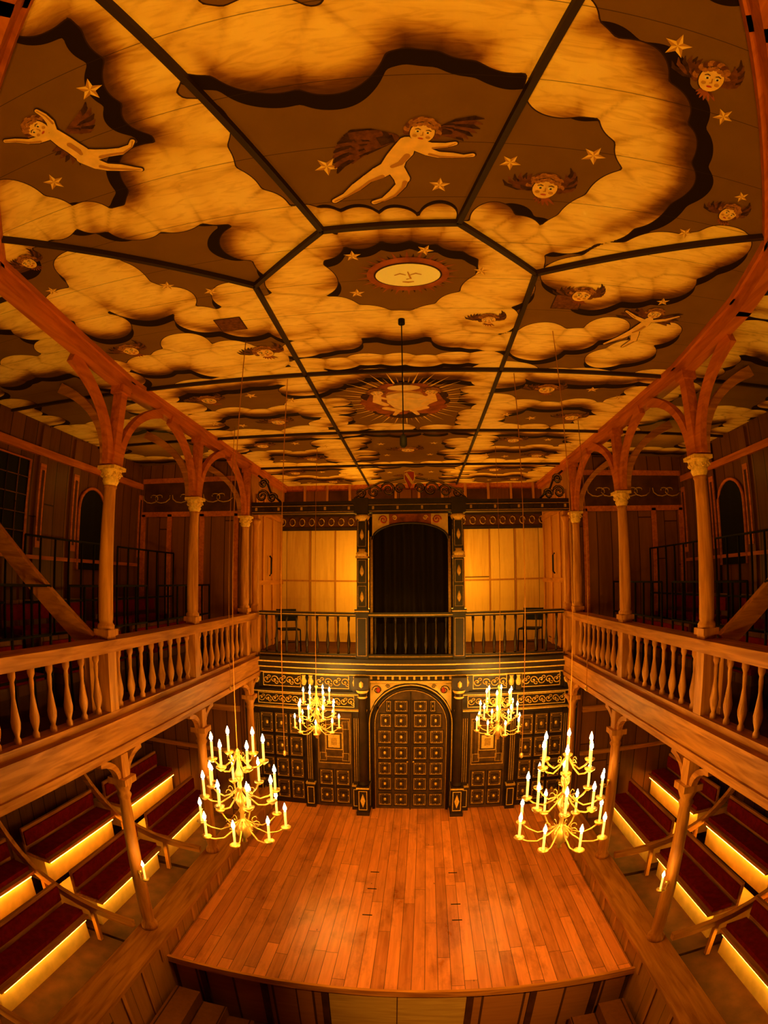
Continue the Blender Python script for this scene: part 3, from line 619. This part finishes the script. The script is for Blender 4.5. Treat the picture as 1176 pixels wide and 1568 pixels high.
# ------------------------------------------------------------------ side galleries
def bez(p,c,q,n=10):
    p,c,q=Vector(p),Vector(c),Vector(q)
    return [p*(1-t)**2+c*2*t*(1-t)+q*t*t for t in [k/n for k in range(n+1)]]
for s in (-1,1):
    for y in (4.57,6.79,9.06):
        b=B(); x=s*3.15
        b.box(x-.10,x+.10,y-.10,y+.10,4.20,4.27,'oakz')
        b.lathe(x,y,4.27,[(.10,0),(.10,.04),(.078,.07),(.085,.10),(.085,.5),(.068,1.52),(.08,1.54),(.07,1.57)],'oakz',16)
        b.lathe(x,y,5.83,[(.075,0),(.10,.05),(.09,.08),(.125,.16),(.13,.18)],'gold',12)
        for k in range(8):
            a=k*pi/4; scroll(b,x+.10*math.cos(a),5.94,y+.10*math.sin(a),.035,1,'gold',.010,1.2)
        b.box(x-.12,x+.12,y-.12,y+.12,6.0,6.04,'gold')
        b.box(x-.06,x+.06,y-.06,y+.06,6.04,ZC-.2,'red'); b.box(x-.09,x+.09,y-.09,y+.09,ZC-.26,ZC-.17,'red')
        hs=[.13-.04*math.sin(pi*k/10) for k in range(11)]
        for g in (-1,1):
            if y>9 and g>0: continue
            b.sweep(bez((x,y+g*.09,6.06),(x,y+g*.13,6.72),(x,y+g*.98,6.97)),.08,hs,'red',(1,0,0))
        b.sweep(bez((x+s*.09,y,6.06),(x+s*.13,y,6.74),(x+s*.98,y,7.09)),.08,hs,'oakx',(0,1,0))
        b.build('gallery_column')
    for y in (4.57,6.79,9.06):
        b=B(); x=s*3.08
        b.lathe(x,y,.34,[(.11,0),(.11,.06),(.075,.12),(.085,.2),(.085,.9),(.068,1.95),(.09,2.0),(.07,2.04),(.11,2.14),(.12,2.18)],'oakz',16)
        b.box(x-.12,x+.12,y-.12,y+.12,2.5,2.58,'oakz'); b.box(x-.07,x+.07,y-.07,y+.07,2.58,2.86,'oakz')
        for g in (-1,1): b.sweep(bez((x,y+g*.08,2.56),(x,y+g*.12,2.80),(x,y+g*.42,2.84),6),.08,.07,'oaky',(1,0,0))
        b.build('gallery_post')
    b=B()
    b.bx(s,3.03,3.27,-.5,9.58,2.86,3.22,'oaky'); b.bx(s,2.98,3.30,-.5,9.58,3.22,3.29,'oaky'); b.bx(s,3.00,3.03,-.5,9.58,2.93,2.97,'oaky')
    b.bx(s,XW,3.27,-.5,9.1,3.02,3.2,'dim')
    b.build('gallery_floor_beam')
    b=B()
    b.bx(s,3.07,3.23,-.5,9.58,3.29,3.36,'oaky'); b.bx(s,3.03,3.27,-.5,9.58,4.08,4.16,'oaky'); b.bx(s,3.06,3.24,-.5,9.58,4.02,4.08,'oaky')
    pts_=[-.5,.1,2.35,4.57,6.79,9.06,9.58]
    for y0,y1 in zip(pts_[:-1],pts_[1:]):
        n=max(1,int((y1-y0-.15)/.235))
        for k in range(n): b.lathe(s*3.15,y0+.09+(y1-y0-.18)*(k+.5)/n,3.36,baluster_prof(.66,.050),'oakz',10)
    for y in pts_[1:-1]: b.bx(s,3.075,3.225,y-.08,y+.08,2.9,4.2,'oakz')
    b.build('gallery_balustrade')
    b=B(); x=s*3.11; b.box(x-.07,x+.07,D-.12-.08,D-.12+.08,3.30,4.3,'oakz'); b.lathe(x,D-.12,4.3,[(.09,0),(.07,.06),(.075,.5),(.06,1.6),(.09,1.68),(.1,1.74)],'oakz',14); b.box(x-.06,x+.06,D-.18,D-.06,6.04,6.13,'oakz'); b.build('gallery_post')
    for y0,y1 in ((.2,2.2),(2.5,4.4),(4.75,6.6),(6.95,8.95)):
        b=B()
        for k,(xa,zt) in enumerate(((3.95,3.62),(4.72,4.02))):
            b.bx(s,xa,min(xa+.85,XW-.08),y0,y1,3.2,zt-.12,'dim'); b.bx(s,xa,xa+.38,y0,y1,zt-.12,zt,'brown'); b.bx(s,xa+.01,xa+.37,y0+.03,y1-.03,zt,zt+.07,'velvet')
            b.bx(s,xa+.40,xa+.44,y0,y1,zt+.05,zt+.42,'brown'); b.bx(s,xa+.37,xa+.40,y0+.03,y1-.03,zt+.15,zt+.36,'velvet')
        b.build('gallery_bench')
        b=B()
        for xx,zb,ht in ((3.85,3.2,1.5),(4.66,3.5,1.8)):
            for z in (.5,.95,ht): b.tube([(s*xx,y0,zb+z),(s*xx,y1,zb+z)],.017,'ebony')
            for k in range(7): y=y0+(y1-y0)*k/6; b.tube([(s*xx,y,zb),(s*xx,y,zb+ht)],.017,'ebony')
        b.build('iron_railing')
    b=B(); b.beam((s*3.3,4.45,4.12),(s*5.3,4.2,5.75),.10,.20,'oakx'); b.beam((s*3.32,4.45,3.3),(s*3.32,4.45,4.15),.08,.08,'oakz'); b.build('raking_handrail')
    b=B(); b.bx(s,2.83,2.9,.0,9.7,-1.1,.28,'creamy'); b.bx(s,2.79,3.22,0,9.7,.28,.34,'oaky')
    for k in range(20): y=.3+k*.5; b.bx(s,2.81,2.83,y-.03,y+.03,-1.1 if y<4.3 else 0.001,.28,'oakz')
    b.bx(s,2.9,3.3,0,9.05,-1.1,-.2,'dim'); b.build('gallery_parapet')
    for y0,y1 in ((.2,2.2),(2.5,4.4),(4.75,6.6),(6.98,8.95)):
        b=B()
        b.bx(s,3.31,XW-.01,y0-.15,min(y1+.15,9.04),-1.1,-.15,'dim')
        for xa,zf,zt in ((3.95,-.15,.32),(4.80,.27,.74)):
            b.bx(s,xa+.10,xa+.85 if xa<4.5 else XW-.01,y0,y1,zf,zt-.06 if xa>4.5 else .27,'riser')
            if xa<4.5: b.bx(s,xa+.105,xa+.44,y0+.001,y1-.001,.27,.275,'oaky')
            b.bx(s,xa,xa+.45,y0,y1,zt-.05,zt,'oaky'); b.bx(s,xa+.07,xa+.38,y0+.02,y1-.02,zt,zt+.07,'velvet')
            b.bx(s,xa+.451,xa+.49,y0,y1,zt-.04,zt+.38,'oaky'); b.bx(s,xa+.42,xa+.449,y0+.02,y1-.02,zt+.1,zt+.33,'velvet')
            b.bx(s,xa+.02,xa+.06,y0+.06,y1-.06,zt-.08,zt-.052,'led')
        b.build('audience_bench')
    for y in (2.35,4.57,6.79):
        b=B(); b.sweep(bez((s*3.25,y-.12,.40),(s*4.2,y-.12,.38),(s*4.85,y-.12,.74),6)+bez((s*4.9,y-.12,.78),(s*5.2,y-.12,1.0),(s*5.5,y-.12,1.4),5),.07,.10,'oakx',(0,1,0))
        for xx,zz in ((3.9,.40),(4.7,.6)): b.beam((s*xx,y-.12,-.15),(s*xx,y-.12,zz),.06,.06,'oakz')
        b.build('bench_end_rail')
    b=B()
    for y in (2.9,3.3,3.8,4.3): b.tube([(s*4.6,y,1.0),(s*4.6,y,2.5)],.016,'ebony')
    for z in (1.1,1.6,2.1,2.5): b.tube([(s*4.6,2.9,z),(s*4.6,4.3,z)],.016,'ebony')
    if s>0: b.build('iron_railing')
for s in (-1,1):
    b=B()
    for k in range(3): b.bx(s,1.75+.33*k,2.08+.33*k,2.2,4.3,-1.1,-.85+.2*k,'brownx')
    b.build('pit_steps')
# ------------------------------------------------------------------ chandeliers
lights=[]
def candle(b,x,y,z,h=.17,r=.012):
    b.lathe(x,y,z,[(.012,-.03),(.045,0),(.05,.012),(.018,.014)],'brass',10)
    b.lathe(x,y,z+.014,[(r,0),(r,h)],'wax',8)
    b.lathe(x,y,z+.014+h+.004,[(.001,0),(.016,.018),(.018,.034),(.009,.064),(.001,.088)],'flame',8)
def chandelier(cx,cy,z0,sp,k=1.0):
    b=B()
    b.lathe(cx,cy,z0-.20,[(0,0),(.03,.02),(.02,.05),(.07,.10),(.085,.16),(.07,.22),(.025,.27),(.02,.34),(.035,.37),(.02,.40),(.05,.46),(.055,.50),(.02,.56),(.018,.68),(.04,.72),(.045,.76),(.018,.82),(.012,.95),(.03,.98),(.0,1.03)],'brass',14)
    b.tube([(cx,cy,z0+.82),(cx,cy,ZC)],.004,'oakz')
    for ti,(R_,n) in enumerate(((.41,8),(.34,8),(.24,6))):
        zt=ti*sp
        for j in range(n):
            a=2*pi*(j+.5*(ti%2)+.2)/n; c,s_=math.cos(a),math.sin(a)
            pr=[(.03,.06),(.12,-.02),(.22,-.07),(.32,-.05),(.40,.0)]
            pr=[(p*R_/.40,q) for p,q in pr]; pr.append((R_,-.015))
            b.tube([(cx+c*p*k,cy+s_*p*k,z0+zt*k+q) for p,q in pr],.009,'brass',5)
            sp2=[(cx+c*(.13+.03*math.cos(u))*R_/.4,cy+s_*(.13+.03*math.cos(u))*R_/.4,z0+zt*k+.03+.03*math.sin(u)) for u in [v*pi/4 for v in range(8)]]
            b.tube(sp2,.005,'brass',4)
            candle(b,cx+c*R_*k,cy+s_*R_*k,z0+zt*k)
            if (ti==0 and j in (0,3,6)) or (ti==2 and j in (1,4)): lights.append((cx+c*R_*k,cy+s_*R_*k,z0+zt*k+.23))
    b.build('chandelier')
chandelier(-1.45,4.15,2.48,.35); chandelier(1.50,4.15,2.48,.35); chandelier(-1.62,8.45,2.18,.26,.95); chandelier(1.55,8.45,2.18,.26,.95)
LC=(1,.43,.018)
for i,p in enumerate(lights):
    l=bpy.data.lights.new('candle_light','POINT'); l.energy=74; l.color=LC; l.shadow_soft_size=.02
    o=bpy.data.objects.new('candle_light',l); o.location=p; scene.collection.objects.link(o)
for x,y in ((-1.3,5.2),(1.3,5.2),(-2.6,6.9),(2.6,6.9)):
    b=B(); z1=2.9 if abs(x)<2 else 3.2; b.tube([(x,y,z1),(x,y,ZC)],.005,'oakz',5); b.lathe(x,y,z1-.04,[(0,0),(.02,.02),(.02,.06),(0,.08)],'brass',8); b.build('hoist_rope')
b=B(); b.lathe(.07,3.95,ZC-.05,[(.03,0),(.03,.05)],'ebony',12); b.tube([(.07,3.95,ZC-.05),(.07,3.95,6.05)],.006,'ebony'); b.lathe(.07,3.95,5.95,[(.015,0),(.03,.02),(.03,.08),(.015,.11)],'ebony',12); b.build('pendant_rod')
for s in (-1,1):
    for y,z in ((4.57,1.30),(6.79,1.75)):
        b=B(); x=s*3.0
        b.lathe(x,y-.06,z,[(0,-.03),(.03,-.02),(.03,.02),(0,.03)],'brass',8)
        b.tube([(x,y-.08,z),(x-s*.05,y-.14,z-.05),(x-s*.12,y-.18,z-.04),(x-s*.14,y-.18,z-.01)],.009,'brass'); candle(b,x-s*.14,y-.18,z)
        b.build('candle_sconce')
        l=bpy.data.lights.new('candle_light','POINT'); l.energy=12; l.color=LC; l.shadow_soft_size=.02
        o=bpy.data.objects.new('candle_light',l); o.location=(x-s*.14,y-.18,z+.23); scene.collection.objects.link(o)
def chair(x,y,z,rz):
    b=B(); w=.21
    for a in (-1,1):
        b.tube([(a*w,-.2,0),(a*w,-.17,.46)],.014,'ebony'); b.tube([(a*w,.22,0),(a*w,.17,.46),(a*w,.24,.88)],.014,'ebony')
    b.box(-w,w,-.2,.2,.45,.48,'ebony'); b.box(-w,w,.20,.23,.62,.88,'ebony'); b.tube([(-w,-.18,.2),(w,-.18,.2)],.01,'ebony')
    o=b.build('chair'); o.location=(x,y,z); o.rotation_euler=(0,0,rz)
chair(-2.6,10.3,3.3,.5); chair(2.5,10.3,3.3,-.5)
# ------------------------------------------------------------------ lights
def pt(name,loc,e,col=LC,r=.05,typ='POINT'):
    l=bpy.data.lights.new(name,typ); l.energy=e; l.color=col; l.shadow_soft_size=r
    o=bpy.data.objects.new(name,l); o.location=loc; scene.collection.objects.link(o); return o
for s in (-1,1):
    pt('balcony_lamp',(s*1.0,10.75,4.9),100,(1,.46,.03),.03)
    pt('gallery_fill',(s*4.5,7.6,6.6),10,LC,.05)  # added fill, no fixture here: lifts the dim gallery behind the railings
def spot(name,loc,tgt,e,ang,blend=.6,col=LC,r=.1):
    l=bpy.data.lights.new(name,'SPOT'); l.energy=e; l.color=col; l.spot_size=ang; l.spot_blend=blend; l.shadow_soft_size=r
    o=bpy.data.objects.new(name,l); o.location=loc; d=Vector(tgt)-Vector(loc); o.rotation_euler=d.to_track_quat('-Z','Y').to_euler(); scene.collection.objects.link(o)
spot('stage_spotlight',(.8,-.6,6.7),(.8,5.7,0),2800,.60,1.0,(1,.42,.05))
spot('screen_fill_spot',(0,1.0,6.8),(0,9.7,1.6),2000,.75,1.0,(1,.45,.03))  # added front fill to brighten the gilded screen, no fixture modelled
spot('ceiling_fill_spot',(-.6,-1.2,3.4),(0,4.5,7.1),280,1.9,.8); spot('ceiling_fill_spot',(.9,-1.2,3.4),(0,3,7.1),280,1.9,.8)  # unseen spots behind the camera, added to brighten the ceiling
w=bpy.data.worlds.new('world'); scene.world=w; w.use_nodes=True; w.node_tree.nodes['Background'].inputs[0].default_value=(.01,.004,.001,1); w.node_tree.nodes['Background'].inputs[1].default_value=1
# ------------------------------------------------------------------ camera
cam=bpy.data.cameras.new('camera'); co=bpy.data.objects.new('camera',cam); scene.collection.objects.link(co); scene.camera=co
pitch,yaw,roll=.130,.073,-.004
Fv=Vector((-math.sin(yaw)*math.cos(pitch),math.cos(yaw)*math.cos(pitch),math.sin(pitch))); Rv=Vector((math.cos(yaw),math.sin(yaw),0)); Uv=Rv.cross(Fv)
R2=Rv*math.cos(roll)+Uv*math.sin(roll); U2=-Rv*math.sin(roll)+Uv*math.cos(roll)
mt=Matrix((R2,U2,-Fv)).transposed().to_4x4(); mt.translation=Vector((.196,0,4.9)); co.matrix_world=mt
cam.type='PANO'; cam.sensor_fit='VERTICAL'; cam.sensor_height=24; cam.sensor_width=18; cam.lens=11.63; cam.clip_start=.02
cam.panorama_type='FISHEYE_LENS_POLYNOMIAL'; cam.fisheye_fov=math.pi
cam.fisheye_polynomial_k0=0; cam.fisheye_polynomial_k1=-(1568/24)/760
cam.fisheye_polynomial_k2=0;cam.fisheye_polynomial_k3=0;cam.fisheye_polynomial_k4=0
